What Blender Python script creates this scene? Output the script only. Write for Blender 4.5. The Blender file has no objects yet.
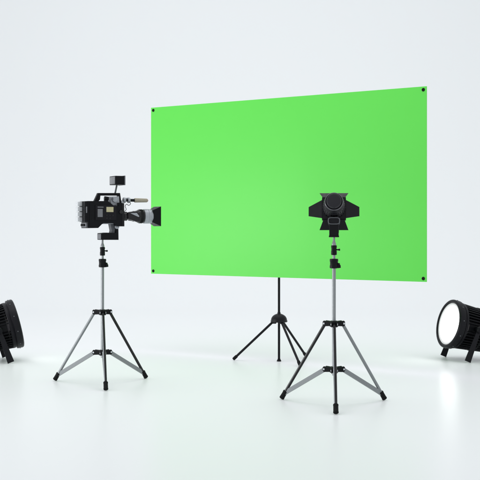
import bpy, bmesh, math
from mathutils import Vector, Matrix, Quaternion

scene = bpy.context.scene
COL = scene.collection
R = math.radians
FPX, CAMH, HOR = 1133.333, 1.5, 227.5      # lens 85 mm on a 36 mm sensor

# ------------------------------------------------------------------ materials
def new_mat(name):
    m = bpy.data.materials.new(name)
    m.use_nodes = True
    nt = m.node_tree
    return m, nt, nt.nodes['Principled BSDF']

def lin(c):
    return tuple(((x / 255) / 12.92 if x / 255 <= 0.04045 else ((x / 255 + 0.055) / 1.055) ** 2.4) for x in c)

def plain(name, col, rough, metal=0.0, spec=0.5, noise=0.0, scale=60.0, bump=0.0, aniso=None):
    """Principled surface with a little procedural wear in roughness, tone and relief."""
    m, nt, b = new_mat(name)
    b.inputs['Base Color'].default_value = (*col, 1)
    b.inputs['Roughness'].default_value = rough
    b.inputs['Metallic'].default_value = metal
    b.inputs['Specular IOR Level'].default_value = spec
    tc = nt.nodes.new('ShaderNodeTexCoord')
    n = nt.nodes.new('ShaderNodeTexNoise')
    n.inputs['Scale'].default_value = scale
    n.inputs['Detail'].default_value = 5
    nt.links.new(tc.outputs['Object'], n.inputs['Vector'])
    if noise:
        mr = nt.nodes.new('ShaderNodeMapRange')
        mr.inputs['From Min'].default_value = .3
        mr.inputs['From Max'].default_value = .7
        mr.inputs['To Min'].default_value = max(0.03, rough - noise)
        mr.inputs['To Max'].default_value = min(1, rough + noise)
        nt.links.new(n.outputs['Fac'], mr.inputs['Value'])
        nt.links.new(mr.outputs['Result'], b.inputs['Roughness'])
        mx = nt.nodes.new('ShaderNodeMix')
        mx.data_type = 'RGBA'
        mx.inputs['A'].default_value = (*[c * .85 for c in col], 1)
        mx.inputs['B'].default_value = (*[min(1, c * 1.15) for c in col], 1)
        nt.links.new(n.outputs['Fac'], mx.inputs['Factor'])
        nt.links.new(mx.outputs['Result'], b.inputs['Base Color'])
    if bump:
        n2 = nt.nodes.new('ShaderNodeTexNoise')
        n2.inputs['Scale'].default_value = scale * 8
        n2.inputs['Detail'].default_value = 3
        nt.links.new(tc.outputs['Object'], n2.inputs['Vector'])
        bp = nt.nodes.new('ShaderNodeBump')
        bp.inputs['Strength'].default_value = bump
        bp.inputs['Distance'].default_value = .002
        nt.links.new(n2.outputs['Fac'], bp.inputs['Height'])
        nt.links.new(bp.outputs['Normal'], b.inputs['Normal'])
    return m

M = {}
M['black'] = plain('black_plastic', (.0045, .005, .0065), .42, spec=.13, noise=.10, scale=40, bump=.08)
M['black_gloss'] = plain('black_gloss', (.004, .004, .0055), .17, spec=.38, noise=.04, scale=30)
M['black_paint'] = plain('black_painted_metal', (.006, .006, .0085), .38, spec=.17, noise=.10, scale=40, bump=.12)
M['dark_chrome'] = plain('dark_chrome', (.11, .11, .12), .22, metal=1, noise=.05, scale=40)
M['charcoal'] = plain('charcoal_paint', (.014, .014, .018), .45, spec=.25, noise=.08, scale=50, bump=.1)
M['rubber'] = plain('black_rubber', (.006, .0065, .007), .7, spec=.15, noise=.08, scale=60, bump=.15)
M['steel'] = plain('satin_steel', (.27, .285, .295), .46, metal=1, noise=.07, scale=50)
M['alu'] = plain('grey_aluminium', (.235, .25, .26), .45, metal=.6, noise=.08, scale=50)
M['chrome'] = plain('bright_chrome', (.62, .64, .67), .18, metal=1, noise=.05, scale=50)
M['silver'] = plain('silver_paint', (.34, .36, .39), .40, metal=.4, noise=.06, scale=50)
M['grey'] = plain('grey_plastic', (.15, .155, .17), .5, noise=.08, scale=50)
M['midgrey'] = plain('dark_grey_plastic', (.075, .08, .09), .45, noise=.08, scale=50)
M['screen_grey'] = plain('monitor_glass', (.16, .165, .175), .22, noise=.03, scale=20)
M['beige'] = plain('beige_foam', (.36, .33, .26), .9, spec=.2, noise=.06, scale=120, bump=.5)
M['pink'] = plain('dusty_pink_cap', (.50, .33, .32), .7, spec=.2, noise=.05, scale=60)
M['tan'] = plain('tan_label', (.47, .44, .27), .55, spec=.3, noise=.05, scale=60)
M['cell'] = plain('clear_white_plastic', (.60, .62, .64), .3, noise=.05, scale=40)
M['glass'] = plain('lamp_glass', (.12, .13, .15), .08, noise=.02, scale=20)

# green sheet: smooth vinyl with a faint weave
m, nt, b = new_mat('green_screen_vinyl')
tc = nt.nodes.new('ShaderNodeTexCoord')
n = nt.nodes.new('ShaderNodeTexNoise')
n.inputs['Scale'].default_value = 2.2
n.inputs['Detail'].default_value = 4
nt.links.new(tc.outputs['Object'], n.inputs['Vector'])
mx = nt.nodes.new('ShaderNodeMix'); mx.data_type = 'RGBA'
mx.inputs['A'].default_value = (.075, .665, .037, 1)
mx.inputs['B'].default_value = (.080, .678, .042, 1)
nt.links.new(n.outputs['Fac'], mx.inputs['Factor'])
nt.links.new(mx.outputs['Result'], b.inputs['Base Color'])
n2 = nt.nodes.new('ShaderNodeTexNoise')
n2.inputs['Scale'].default_value = 450
nt.links.new(tc.outputs['Object'], n2.inputs['Vector'])
bp = nt.nodes.new('ShaderNodeBump')
bp.inputs['Strength'].default_value = .1
bp.inputs['Distance'].default_value = .001
nt.links.new(n2.outputs['Fac'], bp.inputs['Height'])
nt.links.new(bp.outputs['Normal'], b.inputs['Normal'])
b.inputs['Roughness'].default_value = .54
b.inputs['Specular IOR Level'].default_value = .95
M['green'] = m

# white studio sweep: matte paint with a low satin sheen
m, nt, b = new_mat('white_studio_paint')
tc = nt.nodes.new('ShaderNodeTexCoord')
n = nt.nodes.new('ShaderNodeTexNoise')
n.inputs['Scale'].default_value = .8
n.inputs['Detail'].default_value = 6
nt.links.new(tc.outputs['Object'], n.inputs['Vector'])
mx = nt.nodes.new('ShaderNodeMix'); mx.data_type = 'RGBA'
mx.inputs['A'].default_value = (.822, .840, .853, 1)
mx.inputs['B'].default_value = (.826, .844, .857, 1)
nt.links.new(n.outputs['Fac'], mx.inputs['Factor'])
nt.links.new(mx.outputs['Result'], b.inputs['Base Color'])
b.inputs['Roughness'].default_value = .29
b.inputs['IOR'].default_value = 1.115
M['sweep'] = m

# lit flood lamp face
m, nt, b = new_mat('lit_diffuser')
b.inputs['Base Color'].default_value = (.8, .8, .8, 1)
b.inputs['Roughness'].default_value = .3
b.inputs['Emission Color'].default_value = (1, .99, .97, 1)
b.inputs['Emission Strength'].default_value = 3.7
M['lit'] = m
m, nt, b = new_mat('lit_diffuser_rim')
b.inputs['Base Color'].default_value = (.30, .31, .33, 1)
b.inputs['Roughness'].default_value = .35
b.inputs['Emission Color'].default_value = (1, .99, .98, 1)
b.inputs['Emission Strength'].default_value = .42
M['lit_rim'] = m

# ------------------------------------------------------------------ mesh builder
def basis(axis, up=Vector((0, 0, 1))):
    a = Vector(axis).normalized()
    s = up.cross(a)
    if s.length < 1e-5:
        s = Vector((1, 0, 0)).cross(a)
    s.normalize()
    return a, s, a.cross(s)

class MB:
    def __init__(self):
        self.bm = bmesh.new()

    def _merge(self, t, bevel=0, seg=2, angle=35):
        if bevel:
            es = [e for e in t.edges if len(e.link_faces) == 2 and e.calc_face_angle() > R(angle)]
            if es:
                bmesh.ops.bevel(t, geom=es, offset=bevel, segments=seg, profile=.6, affect='EDGES', clamp_overlap=True)
        bmesh.ops.recalc_face_normals(t, faces=t.faces[:])
        me = bpy.data.meshes.new('tmp')
        t.to_mesh(me); t.free()
        self.bm.from_mesh(me)
        bpy.data.meshes.remove(me)
        return self

    def box(self, c, size, rot=None, bevel=.003):
        t = bmesh.new()
        bmesh.ops.create_cube(t, size=1)
        for v in t.verts:
            p = Vector((v.co.x * size[0], v.co.y * size[1], v.co.z * size[2]))
            if rot is not None:
                p = rot @ p
            v.co = p + Vector(c)
        return self._merge(t, bevel)

    def bar(self, p0, p1, w, h, up=Vector((0, 0, 1)), bevel=.002):
        """rectangular bar: w sideways, h along 'up'"""
        p0, p1 = Vector(p0), Vector(p1)
        a, s, u = basis(p1 - p0, up)
        t = bmesh.new()
        vs = [[t.verts.new(p + s * (i * w / 2) + u * (j * h / 2)) for i, j in ((-1, -1), (1, -1), (1, 1), (-1, 1))] for p in (p0, p1)]
        t.faces.new(vs[0]); t.faces.new(vs[1])
        for k in range(4):
            t.faces.new((vs[0][k], vs[0][(k + 1) % 4], vs[1][(k + 1) % 4], vs[1][k]))
        return self._merge(t, bevel)

    def lathe(self, o, axis, prof, seg=40, closed=False):
        """profile of (along axis, radius); radius 0 closes on the axis"""
        o = Vector(o)
        a, s, u = basis(axis)
        t = bmesh.new()
        rings = []
        for (d, r) in prof:
            c = o + a * d
            if r < 1e-6:
                rings.append([t.verts.new(c)])
            else:
                rings.append([t.verts.new(c + (s * math.cos(2 * math.pi * k / seg) + u * math.sin(2 * math.pi * k / seg)) * r) for k in range(seg)])
        pairs = list(zip(rings[:-1], rings[1:]))
        if closed:
            pairs.append((rings[-1], rings[0]))
        for A, B in pairs:
            for k in range(seg):
                k2 = (k + 1) % seg
                if len(A) == 1 and len(B) == 1:
                    continue
                if len(A) == 1:
                    t.faces.new((A[0], B[k], B[k2]))
                elif len(B) == 1:
                    t.faces.new((A[k], A[k2], B[0]))
                else:
                    t.faces.new((A[k], A[k2], B[k2], B[k]))
        if not closed:
            for ring in (rings[0], rings[-1]):
                if len(ring) > 1:
                    t.faces.new(ring)
        return self._merge(t)

    def cyl(self, p0, p1, r0, r1=None, seg=24, ch=.0015):
        p0, p1 = Vector(p0), Vector(p1)
        r1 = r0 if r1 is None else r1
        L = (p1 - p0).length
        ch = min(ch, r0 * .4, r1 * .4, L * .3)
        return self.lathe(p0, p1 - p0, [(0, 0), (0, r0 - ch), (ch, r0), (L - ch, r1), (L, r1 - ch), (L, 0)], seg)

    def prism(self, poly, v0, v1, to3, bevel=.003):
        """poly of 2-D points, extruded from v0 to v1; to3(a, b, v) gives 3-D"""
        t = bmesh.new()
        A = [t.verts.new(to3(a, b_, v0)) for a, b_ in poly]
        B = [t.verts.new(to3(a, b_, v1)) for a, b_ in poly]
        t.faces.new(A); t.faces.new(B)
        for k in range(len(poly)):
            k2 = (k + 1) % len(poly)
            t.faces.new((A[k], A[k2], B[k2], B[k]))
        return self._merge(t, bevel)

    def tube(self, pts, r, seg=10):
        pts = [Vector(p) for p in pts]
        t = bmesh.new()
        rings = []
        prev = None
        for i, p in enumerate(pts):
            d = (pts[min(i + 1, len(pts) - 1)] - pts[max(i - 1, 0)]).normalized()
            if prev is None:
                _, s, u = basis(d)
            else:
                s = (prev - d * prev.dot(d)).normalized(); u = d.cross(s)
            prev = s
            rings.append([t.verts.new(p + (s * math.cos(2 * math.pi * k / seg) + u * math.sin(2 * math.pi * k / seg)) * r) for k in range(seg)])
        for A, B in zip(rings[:-1], rings[1:]):
            for k in range(seg):
                t.faces.new((A[k], A[(k + 1) % seg], B[(k + 1) % seg], B[k]))
        t.faces.new(rings[0]); t.faces.new(rings[-1])
        return self._merge(t)

    def build(self, name, mat, parent=None, smooth=32):
        me = bpy.data.meshes.new(name)
        self.bm.to_mesh(me); self.bm.free()
        me.materials.append(M[mat])
        me.polygons.foreach_set('use_smooth', [True] * len(me.polygons))
        me.set_sharp_from_angle(angle=R(smooth))
        o = bpy.data.objects.new(name, me)
        COL.objects.link(o)
        if parent is not None:
            o.parent = parent
        return o

def smooth_path(pts, n=8):
    pts = [Vector(p) for p in pts]
    P = [pts[0]] + pts + [pts[-1]]
    out = []
    for i in range(1, len(P) - 2):
        for k in range(n):
            t = k / n
            a, b_, c, d = P[i - 1], P[i], P[i + 1], P[i + 2]
            out.append(.5 * ((2 * b_) + (c - a) * t + (2 * a - 5 * b_ + 4 * c - d) * t * t + (3 * b_ - a - 3 * c + d) * t ** 3))
    out.append(pts[-1])
    return out

def thing(name, label, cat, loc, rz=0, group=None):
    o = bpy.data.objects.new(name, None)
    o.empty_display_size = .1
    COL.objects.link(o)
    o.location = loc
    o.rotation_euler = (0, 0, rz)
    o['label'] = label
    o['category'] = cat
    if group:
        o['group'] = group
    return o

# ------------------------------------------------------------------ setting: white sweep
bm = bmesh.new()
prof = [(-14, 0), (0, 0), (8, 0), (16, 0), (20, 0)]
CR = 8.0
for k in range(1, 25):
    a = R(90) * k / 24
    prof.append((20 + CR * math.sin(a), CR * (1 - math.cos(a))))
prof += [(20 + CR, 12), (20 + CR, 18)]
xs = [-22 + 2 * i for i in range(23)]
grid = [[bm.verts.new((x, y, z)) for x in xs] for y, z in prof]
for i in range(len(prof) - 1):
    for j in range(len(xs) - 1):
        bm.faces.new((grid[i][j], grid[i][j + 1], grid[i + 1][j + 1], grid[i + 1][j]))
mb = MB(); mb.bm.free(); mb.bm = bm
sweep = mb.build('floor', 'sweep', smooth=60)
sweep['kind'] = 'structure'

# ------------------------------------------------------------------ tripod stands
def make_stand(loc, rz, label, lift, leg_mats, strip_side):
    t = thing('tripod_stand', label, 'tripod', loc, rz, 'silver and black tripod stands')
    HZ, LZ, RF, RL = .685, .297, .516, .086
    dirs = [Vector((math.cos(R(a)), math.sin(R(a)), 0)) for a in (270, 30, 150)]
    Z = lambda z: Vector((0, 0, z))
    MB().cyl(Z(LZ - .05), Z(1.145 + lift), .0155, seg=28).build('pole', 'steel', t)
    # collars with their clamp knobs
    c = MB().lathe(Z(0), (0, 0, 1), [(1.117 + lift, 0), (1.117 + lift, .031), (1.121 + lift, .036), (1.140 + lift, .036), (1.143 + lift, .0335), (1.172 + lift, .0335), (1.176 + lift, .036), (1.194 + lift, .036), (1.198 + lift, .032), (1.198 + lift, 0)], 28).build('collar', 'black', t)
    kb = MB()
    side = Vector((1, -.25, 0)).normalized()
    side.rotate(Quaternion((0, 0, 1), -rz))
    p = Z(1.152 + lift) + side * .034
    kb.cyl(p, p + side * .016, .010)
    kb.prism([(-.004, .018), (.022, -.008), (.024, -.030), (.004, -.034), (-.004, -.02)], -.008, .008,
             lambda a, b_, v: p + side * a + Vector((0, 0, b_)) + Vector((-side.y, side.x, 0)) * v)
    kb.build('knob', 'black', c)
    MB().cyl(Z(1.19 + lift), Z(1.24 + lift), .0125).build('upper_pole', 'steel', t)
    c = MB().lathe(Z(0), (0, 0, 1), [(1.230 + lift, 0), (1.230 + lift, .021), (1.233 + lift, .0245), (1.262 + lift, .0245), (1.265 + lift, .0225), (1.290 + lift, .0225), (1.293 + lift, .0245), (1.309 + lift, .0245), (1.312 + lift, .021), (1.312 + lift, 0)], 28).build('collar', 'black', t)
    p = Z(1.275 + lift) + side * .022
    MB().cyl(p, p + side * .020, .006).cyl(p + side * .018, p + side * .030, .009).build('knob', 'black', c)
    MB().lathe(Z(0), (0, 0, 1), [(1.308 + lift, 0), (1.308 + lift, .0175), (1.322 + lift, .0185), (1.340 + lift, .013), (1.350 + lift, .0095), (1.385 + lift, .0095), (1.385 + lift, 0)], 28).build('spigot', 'steel', t)
    # hubs with forked lugs
    for hz, nm in ((HZ, 'leg_hub'), (LZ, 'brace_hub')):
        h = MB()
        h.lathe(Z(hz), (0, 0, 1), [(-.026, .0165), (-.026, .033), (-.022, .036), (.018, .036), (.024, .031), (.026, .026), (.026, .0165)], 28, closed=True)
        bolts = []
        for d in dirs:
            s = Vector((-d.y, d.x, 0))
            for q in (-1, 1):
                h.prism([(.026, -.020), (.086, -.024), (.096, -.012), (.096, .014), (.086, .024), (.026, .020)],
                        q * .0165, q * .0245, lambda a, b_, v: Z(hz) + d * a + Vector((0, 0, b_)) + s * v, .0025)
                p = Z(hz) + d * .083
                bolts.append((p + s * (q * .0245), p + s * (q * .030)))
            h.box(Z(hz) + d * .047, (.036, .033, .030), Matrix.Rotation(math.atan2(d.y, d.x), 3, 'Z'))
        hub = h.build(nm, 'black', t)
        for b0, b1 in bolts:
            MB().cyl(b0, b1, .0085, seg=12).build('bolt', 'chrome', hub)
    # legs, each with its foot; black or grey tones imitate chrome reflections
    for d, lm in zip(dirs, leg_mats):
        s = Vector((-d.y, d.x, 0))
        top = Z(HZ - .006) + d * RL
        end = Z(.0126) + d * RF
        ax = (end - top).normalized()
        L = (end - top).length
        leg = MB().cyl(top, end - ax * .035, .0135, seg=24).build('leg', lm, t)
        MB().lathe(end, -ax, [(0, 0), (0, .0205), (.003, .0225), (.012, .0225), (.014, .0212), (.060, .0205), (.062, .0218), (.074, .0218), (.078, .018), (.078, .013)], 24).build('rubber_foot', 'rubber', leg)
        if d is dirs[0]:
            out = ax.cross(s).normalized()
            if out.dot(d) < 0:
                out = -out
            off = (s * strip_side * .75 + out * .66).normalized() * .0125
            MB().bar(top + ax * .03 + off, end - ax * .08 + off, .0095, .006, up=off).build('reflection_strip', 'steel', leg)  # bright reflection along the chrome leg, put in as a strip
        p0 = Z(LZ - .004) + d * .088
        f = .93
        p1 = top.lerp(end, f) ; p1 = Vector((p1.x, p1.y, p1.z))
        br = MB()
        br.bar(p0 + (p0 - p1).normalized() * .012, p1, .020, .036, bevel=.004)
        br.build('brace', 'alu', t)
    return t

LS = Vector((.796, 9.60, 0))
make_stand(LS, R(-3.0), 'silver and black tripod stand under the barn door spotlight, in front of the green screen', .037,
           ['black_gloss', 'alu', 'black_gloss'], -1)
CS = Vector((-1.324, 10.91, 0))
cstand = make_stand(CS, R(10.4), 'silver and black tripod stand carrying the large video camera', 0.0,
           ['black_gloss', 'black_gloss', 'alu'], -1)

# ------------------------------------------------------------------ video camera
TH = R(26)
eu = Vector((math.cos(TH), math.sin(TH), 0))
ev = Vector((math.sin(TH), -math.cos(TH), 0))       # towards the viewer
def U(px, v=0.0):
    k = (px - 240) / FPX
    return (k * (CS.y - v * math.cos(TH)) - CS.x - v * math.sin(TH)) / (math.cos(TH) - k * math.sin(TH))
def W(py, u=0.0, v=0.0):
    return CAMH - (py - HOR) * (CS.y + u * math.sin(TH) - v * math.cos(TH)) / FPX
# local frame of the camera: x forward, y left (away from the viewer), z up, origin under the camera on the pole
CZ = 1.372
cam_t = thing('video_camera', 'black shoulder video camera with matte box, beige microphone and small monitor, on a tripod', 'video camera',
              (CS.x, CS.y, CZ), TH)
def C3(u, w, v):
    return Vector((u, -v, w - CZ))
def C(px, py, v=0.0):
    u = U(px, v)
    return C3(u, W(py, u, v), v)
def Q(px, py, v=0.0):
    u = U(px, v)
    return (u, W(py, u, v))

HV = .100
v = HV
outline = [Q(88, 201.0, v), Q(107.5, 201.0, v), Q(109.5, 202.2, v), Q(114, 205.8, v), Q(119, 206.0, v), Q(119, 202.6, v), Q(124.2, 203.2, v),
           Q(124.4, 226.4, v), Q(117.5, 226.4, v), Q(114.5, 223.2, v), Q(103, 223.2, v), Q(98.2, 228.0, v), Q(88, 228.2, v)]
body = MB().prism(outline, -HV, HV, C3, .006).build('body', 'black', cam_t)
# side dress: panel, display, label, buttons (on the viewer's side)
def plate(x0, y0, x1, y1, d0, d1, nm, mat, par, bev=.0015):
    a = Q(x0, y1, v); b_ = Q(x1, y0, v)
    return MB().prism([(a[0], a[1]), (b_[0], a[1]), (b_[0], b_[1]), (a[0], b_[1])], d0, d1, C3, bev).build(nm, mat, par)
plate(95.3, 205.3, 116.2, 220.0, HV - .002, HV + .006, 'side_panel', 'black_paint', body, .004)
plate(97.4, 209.0, 102.4, 217.0, HV + .004, HV + .0085, 'display', 'grey', body)
plate(97.4, 206.7, 103.2, 207.5, HV + .004, HV + .0085, 'button_strip', 'grey', body, .0008)
plate(106.2, 207.0, 113.2, 212.0, HV + .004, HV + .0075, 'tan_plate', 'tan', body)
plate(89.5, 203.0, 93.8, 226.0, HV - .002, HV + .005, 'cover_plate', 'black', body, .003)
kn = MB()
for px, py in ((106.6, 215.4), (109.6, 215.4), (112.6, 215.4), (106.6, 218.2), (109.6, 218.2)):
    p = C(px, py, HV)
    kn.cyl(p + Vector((0, -.003, 0)), p + Vector((0, -.012, 0)), .007, .006, seg=14)
kn.build('button_row', 'charcoal', body)
p = C(120.6, 212, HV)
MB().cyl(p, p + Vector((0, -.016, 0)), .018, .016, seg=24).build('dial', 'black_gloss', body)
# seam bands round the body
MB().box(C3(U(120.2, v) + .028, W(214.8), 0), (.012, 2 * HV + .008, .215), bevel=.004).build('front_flange', 'black_gloss', body)
# battery block and its clear cells at the rear
ub = U(88, v)
bat = MB()
bat.prism([(ub - .030, W(222)), (ub + .004, W(222)), (ub + .004, W(201.6)), (ub - .030, W(201.6))], -.062, .098, C3, .004)
for k in range(1, 4):
    zz = W(201.6) + (W(222) - W(201.6)) * k / 4
    bat.box(C3(ub - .0145, zz, .018), (.036, .166, .006), bevel=.001)
batt = bat.build('battery', 'black', cam_t)
zz = W(210)
MB().box(C3(ub - .014, zz, .0985), (.012, .006, .060), bevel=.002).build('latch', 'grey', batt)
for k in range(4):
    z0 = W(201.6) + (W(222) - W(201.6)) * (k + .5) / 4
    MB().box(C3(ub - .051, z0, -.020), (.046, .070, .042), bevel=.006).build('battery_cell', 'cell', batt)
con = MB()
con.prism([(ub - .016, W(227.4)), (ub + .004, W(227.4)), (ub + .004, W(222.8)), (ub - .016, W(222.8))], -.06, .085, C3, .002)
conn = con.build('connector_block', 'grey', cam_t)
cc = MB()
for q in (-.03, .01, .05):
    p = C3(ub - .016, W(225.1), q)
    cc.cyl(p, p + Vector((-.012, 0, 0)), .012, seg=16)
cc.build('socket', 'black', conn)
# carry handle
hv = .018
h = MB()
def strip(pts):
    h.prism([Q(a, b_, hv) for a, b_ in pts], -.020, .020, C3, .004)
strip([(94.0, 202.0), (98.2, 193.0), (120.0, 193.0), (121.6, 204.0), (119.0, 204.0), (118.0, 195.6), (100.4, 195.6), (100.0, 199.5), (97.8, 202.0)])
handle = h.build('carry_handle', 'black', cam_t)
# small knob and silver bracket under the handle
p0, p1 = C(104.8, 198.2, .03), C(108.4, 198.6, .03)
MB().cyl(p0 - Vector((.004, 0, 0)), p1, .020, .018, seg=20).box(C(106, 201, .02), (.03, .05, .03)).build('control_knob', 'black', cam_t)
sb = MB()
sb.prism([Q(109.2, 196.6, .02), Q(118.2, 196.4, .02), Q(118.6, 206.5, .02), Q(113.5, 206.5, .02), Q(110.2, 203.4, .02)], -.03, .045, C3, .006)
p = C(114.5, 199.5, .045)
sb.cyl(p, p + Vector((0, -.02, 0)), .028, .026, seg=24)
sil = sb.build('viewfinder_bracket', 'silver', cam_t)
p = C(112.2, 198.8, .07)
MB().cyl(p, p + Vector((0, -.008, 0)), .011, seg=16).build('screw', 'midgrey', sil)
# monitor on its rod
mu, mw = .148, W(180.6, .148)
mon = MB().box(C3(mu, mw, 0), (.094, .168, .086), bevel=.005).build('monitor', 'black', cam_t)
MB().box(C3(mu - .0475, mw, 0), (.006, .150, .070), bevel=.001).build('monitor_screen', 'screen_grey', mon)
MB().box(C3(mu + .049, mw, 0), (.012, .176, .092), bevel=.003).build('monitor_rim', 'midgrey', mon)
MB().cyl(C(114.8, 195.0), C(116.9, 184.6), .0085, seg=16).build('monitor_rod', 'midgrey', cam_t)
# microphone
mz = W(200.4, .39)
def mic(x0, x1, r0, r1, nm, mat, par):
    return MB().cyl(C3(U(x0), mz, 0), C3(U(x1), mz, 0), r0, r1, seg=24, ch=.004).build(nm, mat, par)
micb = mic(123, 135, .013, .0145, 'microphone', 'black', cam_t)
mic(134.3, 147.0, .0215, .0185, 'foam_cover', 'beige', micb)
mic(146.8, 148.0, .0165, .011, 'tip_cap', 'pink', micb)
mh = MB()
for x in (124.2, 128.6):
    mh.lathe(C3(U(x), mz, 0), (1, 0, 0), [(-.012, .0135), (-.012, .024), (-.008, .027), (.008, .027), (.012, .024), (.012, .0135)], 24, closed=True)
mh.box(C3(U(126.3), mz + .018, 0), (.062, .018, .012))
mh.bar(C3(U(122.5), mz - .01, 0), C3(U(119.0), W(204), 0), .03, .022)
mho = mh.build('microphone_holder', 'silver', cam_t)
MB().tube(smooth_path([C(129.6, 201.6, .028), C(130.6, 203.6, .04), C(128.8, 205.4, .045), C(126.6, 204.2, .04), C(125.2, 206.2, .03), C(126.2, 209.4, .02), C(124.4, 211.5, .02)]), .0032, 8).build('cable', 'midgrey', cam_t)
# lens
lz = W(216.3, .3)
pr = [(123.0, 0), (123.0, 4.6), (126.4, 4.6), (126.7, 3.5), (127.8, 3.5), (128.6, 4.4), (132.6, 5.0), (132.8, 5.3), (133.8, 5.4), (134.0, 5.2), (136.6, 5.8), (138.2, 6.8), (142.6, 6.8), (143.2, 6.5), (143.4, 0)]
px2m = (CS.y + .3 * math.sin(TH)) / FPX
lens = MB().lathe(C3(0, lz, 0), (1, 0, 0), [(U(a), r * px2m) for a, r in pr], 48).build('lens', 'black_gloss', cam_t)
lg = MB()
for k in range(40):
    a = 2 * math.pi * k / 40
    lg.box(C3(U(140.4), lz, 0) + Vector((0, math.cos(a), math.sin(a))) * (6.85 * px2m), (.030, .006, .004), Matrix.Rotation(a - R(90), 3, 'X'), bevel=0)
lg.build('focus_ring', 'black', lens)
MB().lathe(C3(0, lz, 0), (1, 0, 0), [(U(143.2), 0), (U(143.2), 6.9 * px2m), (U(143.8), 7.3 * px2m), (U(146.8), 7.3 * px2m), (U(147.1), 7.0 * px2m), (U(147.5), 7.3 * px2m), (U(150.6), 7.2 * px2m), (U(151.2), 6.8 * px2m), (U(151.2), 0)], 48).build('lens_ring', 'silver', lens)
zb = C(131, 214)
MB().prism([Q(128.2, 212.4, .062), Q(137.2, 211.6, .062), Q(139.8, 216.0, .062), Q(139.6, 221.2, .062), Q(136, 221.6, .062), Q(128.4, 219.0, .062)], .030, .062, C3, .007).build('zoom_grip', 'black_gloss', lens)
MB().prism([Q(130.2, 213.2, .062), Q(136.6, 212.9, .062), Q(139.2, 216.2, .062), Q(138.6, 217.0, .062)], .060, .0655, C3, .0015).build('highlight_plate', 'silver', lens)  # white highlight on the lens barrel, put in as a silver plate
# matte box: hollow square hood, open at the front
t = bmesh.new()
ua, ubx = U(150.7), U(161, .094)
ra, rb = .060, .0965
def ring(u_, r_):
    return [t.verts.new(C3(u_, lz + j * r_, i * r_)) for i, j in ((-1, -1), (1, -1), (1, 1), (-1, 1))]
o0, o1, i1, i0 = ring(ua, ra), ring(ubx, rb), ring(ubx, rb - .006), ring(ua + .008, ra - .006)
for A, B in ((o0, o1), (o1, i1), (i1, i0)):
    for k in range(4):
        t.faces.new((A[k], A[(k + 1) % 4], B[(k + 1) % 4], B[k]))
t.faces.new(o0); t.faces.new(i0)
mbx = MB(); mbx._merge(t, .003)
hood = mbx.build('matte_box', 'black', cam_t)
MB().lathe(C3(ua + .010, lz, 0), (1, 0, 0), [(0, 0), (0, .054), (.004, .054), (.010, .03), (.012, 0)], 40).build('front_glass', 'glass', hood)
# tilt head under the camera: part of the stand's top, fixed to the stand
def S(p):            # camera frame -> stand frame
    wv = Vector((CS.x, CS.y, CZ)) + eu * p.x - ev * (-p.y) * -1 if False else Vector((CS.x, CS.y, CZ)) + eu * p.x + Vector((-math.sin(TH), math.cos(TH), 0)) * p.y + Vector((0, 0, p.z))
    q = wv - CS
    q.rotate(Quaternion((0, 0, 1), -R(10.4)))
    return q
def SP(px, py, v):
    return S(C(px, py, v))
def head_prism(b, pts, v0, v1, bev=.004):
    b.prism([Q(a, c, v1) for a, c in pts], v0, v1, lambda a, c, vv: S(C3(a, c, vv)), bev)
hd = MB()
head_prism(hd, [(101.2, 233.2), (107, 232.6), (116.0, 233.0), (116.2, 227.6), (118.4, 227.6), (118.6, 239.9), (101.2, 239.9)], -.055, .055)
head = hd.build('tilt_head', 'black', cstand)
hs = MB()
head_prism(hs, [(100.75, 234.0), (101.35, 234.0), (101.35, 239.2), (100.75, 239.2)], -.050, .052, .001)
hs.build('lit_end', 'grey', head)  # grey stands in for side light caught by the head's rear end
br = MB()
head_prism(br, [(110.4, 223.0), (116.6, 223.0), (114.9, 230.6), (114.6, 233.2), (111.2, 233.2), (111.8, 230.5)], -.035, .035, .003)
br.build('tilt_bracket', 'midgrey', head)
pl = MB()
head_prism(pl, [(103.4, 222.9), (114.6, 222.9), (115.6, 224.0), (103.0, 224.0)], -.06, .06, .002)
pl.build('quick_plate', 'silver', head)
p = C(116.8, 226.9, .05)
MB().cyl(S(p), S(p + Vector((0, -.018, 0))), .021, .019, seg=24).build('knob', 'silver', head)

# ------------------------------------------------------------------ barn-door spotlight on the right stand
yaw = math.atan2(LS.x, LS.y)                     # looks straight away from the viewer
def lz_(py): return CAMH - (py - HOR) * LS.y / FPX
SPZ = 1.40
spot = thing('spotlight', 'black barn door spotlight on a tripod in front of the green screen, seen from behind', 'spotlight', (LS.x, LS.y, SPZ), -yaw)
tilt = R(-14)
ad = Vector((0, math.cos(tilt), math.sin(tilt)))      # beam direction, a little downwards
up = Vector((0, -math.sin(tilt), math.cos(tilt)))
rt = Vector((1, 0, 0))
fc = Vector((0, .105, lz_(208.3) - SPZ))             # centre of the front frame
def F(a, x, z): return fc + ad * a + rt * x + up * z
housing = MB().lathe(fc, ad, [(-.225, 0), (-.225, .052), (-.217, .060), (-.180, .080), (-.150, .089), (-.147, .0865), (-.128, .0865), (-.125, .091), (-.098, .091), (-.095, .088), (-.076, .088), (-.073, .092), (-.045, .092), (-.042, .089), (-.02, .089), (-.02, .095), (.006, .095), (.006, .082), (-.010, .080), (-.012, 0)], 48).build('housing', 'black_paint', spot)
MB().lathe(fc, ad, [(-.262, 0), (-.262, .050), (-.258, .058), (-.250, .0625), (-.236, .064), (-.231, .060), (-.226, .060), (-.222, .066), (-.218, .068), (-.212, .066), (-.212, 0)], 48).build('rear_cap', 'charcoal', spot)
MB().lathe(fc + ad * -.224, ad, [(.0065 * math.sin(2 * math.pi * k / 12), .0725 + .0065 * math.cos(2 * math.pi * k / 12)) for k in range(12)], 56, closed=True).build('cap_ring', 'dark_chrome', spot)
hf = MB()
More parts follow.
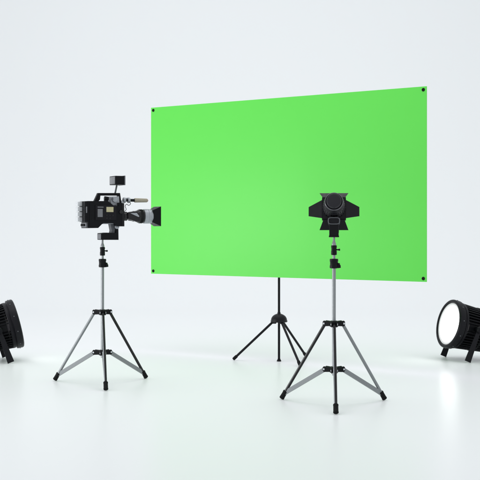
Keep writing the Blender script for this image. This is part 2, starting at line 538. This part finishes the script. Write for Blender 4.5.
for k in range(28):
    a = 2 * math.pi * (k + .5) / 28
    dv = rt * math.cos(a) + up * math.sin(a)
    hf.bar(fc + ad * -.160 + dv * .082, fc + ad * -.05 + dv * .0915, .004, .012, up=dv, bevel=0)
hf.build('cooling_fins', 'charcoal', housing)
MB().lathe(fc, ad, [(-.008, 0), (-.008, .078), (.0, .078), (.008, .05), (.012, 0)], 40).build('front_glass', 'glass', spot)
# square barn door frame
fr = MB()
for s in (-1, 1):
    fr.box(F(.012, 0, s * .096), (.204, .012, .014), Matrix.Rotation(tilt, 3, 'X'), .002)
    fr.box(F(.012, s * .096, 0), (.014, .012, .178), Matrix.Rotation(tilt, 3, 'X'), .002)
fr.box(F(-.004, 0, 0), (.186, .006, .186), Matrix.Rotation(tilt, 3, 'X'), .001)
fr.build('door_frame', 'black_paint', spot)
def door(points, nm='barn_door'):
    """quad given in the frame's space (a, x, z) as a thin folded sheet"""
    P = [F(*q) for q in points]
    nrm = (P[1] - P[0]).cross(P[3] - P[0]).normalized() * .0016
    t = bmesh.new()
    A = [t.verts.new(p + nrm) for p in P]; B = [t.verts.new(p - nrm) for p in P]
    t.faces.new(A); t.faces.new(B)
    for k in range(len(P)):
        t.faces.new((A[k], A[(k + 1) % len(P)], B[(k + 1) % len(P)], B[k]))
    b = MB(); b._merge(t, .0008)
    d = P[1] - P[0]
    b.cyl(P[0].lerp(P[1], .06), P[0].lerp(P[1], .94), .0045, seg=12)      # hinge
    return b.build(nm, 'black_paint', spot)
h0 = .020
door([(h0, -.092, .098), (h0, .092, .098), (h0 + .075, .124, .162), (h0 + .075, -.124, .162)])
door([(h0, -.092, -.098), (h0, .092, -.098), (h0 + .070, .124, -.168), (h0 + .070, -.124, -.168)])
for s in (-1, 1):
    door([(h0, s * .104, .080), (h0, s * .104, -.080), (h0 + .085, s * .218, -.041), (h0 + .085, s * .218, .041)])
# yoke: a rounded loop under the housing, then the mounting block down to the spigot
zc = lz_(220) - SPZ
yk = MB()
yk.box((0, 0.0, lz_(221.2) - SPZ), (.100, .060, .066), bevel=.012)
ykk = yk.build('yoke', 'black_paint', spot)
lp = []
for k in range(33):
    a = 2 * math.pi * k / 32
    cx, cz = math.cos(a), math.sin(a)
    lp.append(Vector((math.copysign(abs(cx) ** .5, cx) * .047, -.034, lz_(220.8) - SPZ + math.copysign(abs(cz) ** .5, cz) * .027)))
MB().tube(lp, .0048, 10).build('wire_loop', 'midgrey', ykk)
blk = MB()
blk.box((0, 0, (lz_(224) + lz_(237.0)) / 2 - SPZ), (.080, .062, lz_(224) - lz_(237.0)), bevel=.005)
blk.box((0, 0, lz_(236.4) - SPZ), (.086, .068, .014), bevel=.003)
bl = blk.build('mounting_block', 'black', spot)
MB().cyl((.038, .0, lz_(231) - SPZ), (.058, 0, lz_(231) - SPZ), .008).cyl((.052, 0, lz_(231) - SPZ), (.066, 0, lz_(231) - SPZ), .016, seg=14).build('knob', 'black', bl).location = (-.024, .03, 0)

# ------------------------------------------------------------------ green screen and the stand that holds it
PL = Vector((-1.0738, 13.67, 0)); PR = Vector((1.907, 11.585, 0))
d = (PR - PL); SW = d.length; d.normalize()
ang = math.atan2(d.y, d.x)
mid = (PL + PR) / 2
SB, ST = .943, 2.945
gs = thing('green_screen', 'large flat bright green screen panel with a black eyelet in each corner', 'green screen', (mid.x, mid.y, SB), ang)
MB().box((0, .006, (ST - SB) / 2), (SW, .012, ST - SB), bevel=.003).build('sheet', 'green', gs)
for sx in (-1, 1):
    for z in (.034, ST - SB - .034):
        MB().lathe((sx * (SW / 2 - .036), -.0005, z), (0, -1, 0), [(-.0005, 0), (-.0005, .0185), (.003, .0175), (.0045, .013), (.004, .009), (.001, .008), (.001, 0)], 24).build('eyelet', 'rubber', gs)
# folded sheet hem on the rear: stiffening rails the stand clamps on to
rl = MB()
for z in (.55, 1.35):
    rl.box((0, .024, z), (SW * .82, .022, .04), bevel=.003)
rl.build('rear_rail', 'alu', gs)

nrm_back = Vector((-d.y, d.x, 0))
kk = (278.75 - 240) / FPX
ss = thing('screen_stand', 'thin black tripod stand with a domed hub behind the green screen', 'tripod', (.434, 12.70, 0), 0)
ss_root = Vector((.434, 12.70, 0))
tpar = (ss_root - mid).dot(d)
back = (ss_root - mid).dot(nrm_back)
pole_off = nrm_back * (.075 - back)
ss.location = ss_root + pole_off
MB().cyl((0, 0, .02), (0, 0, 1.45), .0135).cyl((0, 0, 1.43), (0, 0, 2.42), .0105).cyl((0, 0, 1.40), (0, 0, 1.46), .02).build('pole', 'black', ss)
MB().lathe((0, 0, 0), (0, 0, 1), [(0, 0), (0, .024), (.008, .026), (.016, .020), (.030, .0145), (.030, 0)], 24).build('pole_foot', 'black', ss)
MB().lathe((0, 0, .440), (0, 0, 1), [(0, 0), (0, .088), (.006, .095), (.016, .095), (.020, .090)] + [(.020 + .075 * math.sin(R(a)), .090 * math.cos(R(a)) + .0005) for a in range(8, 80, 8)] + [(.097, .018), (.112, .017), (.112, 0)], 40).build('hub', 'black_paint', ss)
for a in (171, 294, 51):
    dd = Vector((math.cos(R(a)), math.sin(R(a)), 0)); sd = Vector((-dd.y, dd.x, 0))
    p0 = Vector((0, 0, .448)) + dd * .062
    p1 = Vector((0, 0, .0125)) + dd * .52
    ax = (p1 - p0).normalized()
    lg_ = MB().cyl(p0, p1 - ax * .02, .0135, seg=20).build('leg', 'black_paint', ss)
    MB().lathe(p1, -ax, [(0, 0), (0, .014), (.005, .0175), (.030, .0185), (.055, .0175), (.058, .0135)], 20).build('rubber_foot', 'rubber', lg_)
    MB().box(Vector((0, 0, .436)) + dd * .060, (.05, .036, .022), Matrix.Rotation(R(a), 3, 'Z'), .003).build('leg_clip', 'black', ss)
dl = Vector((nrm_back.x, nrm_back.y, 0))
for z in (.55, 1.35):
    cb = MB()
    cb.bar(Vector((0, 0, SB + z)) - dl * .036, Vector((0, 0, SB + z)) + dl * .02, .05, .05, bevel=.004)
    cb.build('clamp', 'black', ss)

# ------------------------------------------------------------------ flood lamps on the floor
def flood(label, pivot, aim, elev, lit):
    rz = math.atan2(aim[1], aim[0])
    t = thing('flood_lamp', label, 'flood lamp', (pivot[0], pivot[1], 0), rz, 'round flood lamps standing on the floor')
    PZ = pivot[2]
    a = Vector((math.cos(elev), 0, math.sin(elev)))
    u = Vector((-math.sin(elev), 0, math.cos(elev)))
    s = Vector((0, 1, 0))
    o = Vector((0, 0, PZ))
    hs = MB()
    hs.lathe(o, a, [(-.26, 0), (-.26, .15), (-.245, .19), (-.20, .205), (.10, .225), (.10, 0)], 56)
    n = 44
    for k in range(n):
        th = 2 * math.pi * (k + .5) / n
        dv = s * math.cos(th) + u * math.sin(th)
        if abs(math.cos(th)) > .985:
            continue
        hs.bar(o + a * -.235 + dv * .205, o + a * .135 + dv * .232, .011, .056, up=dv, bevel=.002)
    for aa in (-.10,):
        hs.lathe(o, a, [(aa, .20), (aa, .247), (aa + .004, .250), (aa + .018, .250), (aa + .022, .247), (aa + .022, .20)], 56, closed=True)
    hsg = hs.build('housing', 'black', t)
    # bezel in two steps
    bz = MB().lathe(o, a, [(.12, .20), (.12, .255), (.126, .262), (.150, .262), (.153, .257), (.160, .257), (.165, .268), (.170, .276), (.226, .279), (.236, .276), (.243, .268), (.246, .258), (.243, .247), (.226, .236), (.210, .231), (.190, .20)], 72, closed=True).build('bezel', 'black_paint', t)
    for k in range(10):
        th = 2 * math.pi * (k + .35) / 10
        dv = s * math.cos(th) + u * math.sin(th)
        p = o + a * .198 + dv * .277
        MB().cyl(p, p + dv * .005, .007, .006, seg=12).build('bolt', 'midgrey', bz)
    gl = MB().lathe(o, a, [(.200, 0), (.200, .214), (.226, .214), (.231, .18), (.237, .09), (.239, 0)], 64).build('lamp_glass', 'lit', t)
    MB().lathe(o, a, [(.198, .2145), (.198, .236), (.232, .236), (.232, .229), (.227, .2145)], 64, closed=True).build('diffuser_rim', 'lit_rim', gl)
    # two splayed feet bars on each side, meeting at the pivot
    for q in (-1, 1):
        y = q * .286
        plv = o + s * y
        for fx in (.150 if lit else .132, -.50):
            # bar widening to its foot, its end cut square so that one corner stands on the floor
            top2 = Vector((0, PZ))
            ft = Vector((fx, .0))
            dr = (ft - top2).normalized()
            pp = Vector((-dr.y, dr.x))
            if pp.x < 0:
                pp = -pp
            w1 = .037
            end = ft - dr * (abs(pp.y) * w1 / abs(dr.y))
            poly = [top2 - dr * .02 - pp * .022, top2 - dr * .02 + pp * .022, end + pp * w1, end - pp * w1]
            yo = .0 if fx > 0 else -.013 * q
            MB().prism([tuple(k2) for k2 in poly], y - .011 + yo + q * .004, y + yo + q * .004, lambda aa, bb, vv: Vector((aa, vv, bb)), .002).build('foot_bar', 'black_paint', t)
        kp = MB()
        kp.cyl(o + s * (q * .225), o + s * (q * .300), .028, seg=24)
        kp.cyl(o + s * (q * .294), o + s * (q * .322), .042, .036, seg=10, ch=.004)
        kp.build('pivot_knob', 'black', t)
    return t

nR = (-.956, -.293)
flood('lit round black flood lamp on the floor right of the green screen', (2.575, 12.865, .362), nR, R(13), True)
nL = (.953, .302)
flood('black flood lamp seen from its side, on the floor left of the video camera', (-2.735, 12.735, .362), nL, R(14), False)

# ------------------------------------------------------------------ light
w = bpy.data.worlds.new('World'); scene.world = w
w.use_nodes = True
bg = w.node_tree.nodes['Background']
bg.inputs['Color'].default_value = (.955, .98, 1, 1)
bg.inputs['Strength'].default_value = .87

def area(name, loc, target, sx, sy, watts, col=(1, 1, 1)):
    L = bpy.data.lights.new(name, 'AREA')
    L.shape = 'RECTANGLE'; L.size = sx; L.size_y = sy
    L.energy = watts; L.color = col
    o = bpy.data.objects.new(name, L)
    COL.objects.link(o)
    o.location = loc
    o.rotation_euler = (Vector(target) - Vector(loc)).to_track_quat('-Z', 'Y').to_euler()
    return o
area('overhead_fill', (-.2, 12.3, 9.0), (-.2, 12.3, 0), 8, 6.5, 248)  # unseen lamp added to brighten the floor
area('side_fill', (-7.6, 9.6, .8), (0, 12.7, .8), 5.6, 1.5, 215)  # unseen lamp added for sheen and brightness on the screen's left
area('backdrop_fill', (0, 19, 9.5), (0, 26, 3), 14, 3, 190)  # unseen lamp added to lift the middle of the backdrop

# ------------------------------------------------------------------ camera
cam = bpy.data.cameras.new('camera')
cam.lens = 85; cam.sensor_width = 36
cam.shift_y = -12.5 / 480
cam.clip_end = 200
co = bpy.data.objects.new('camera', cam)
COL.objects.link(co)
co.location = (0, 0, CAMH)
co.rotation_euler = (R(90), 0, 0)
scene.camera = co
scene.view_settings.view_transform = 'Standard'
scene.view_settings.look = 'None'
scene.view_settings.exposure = 0
scene.cycles.max_bounces = 10
scene.cycles.use_denoising = True
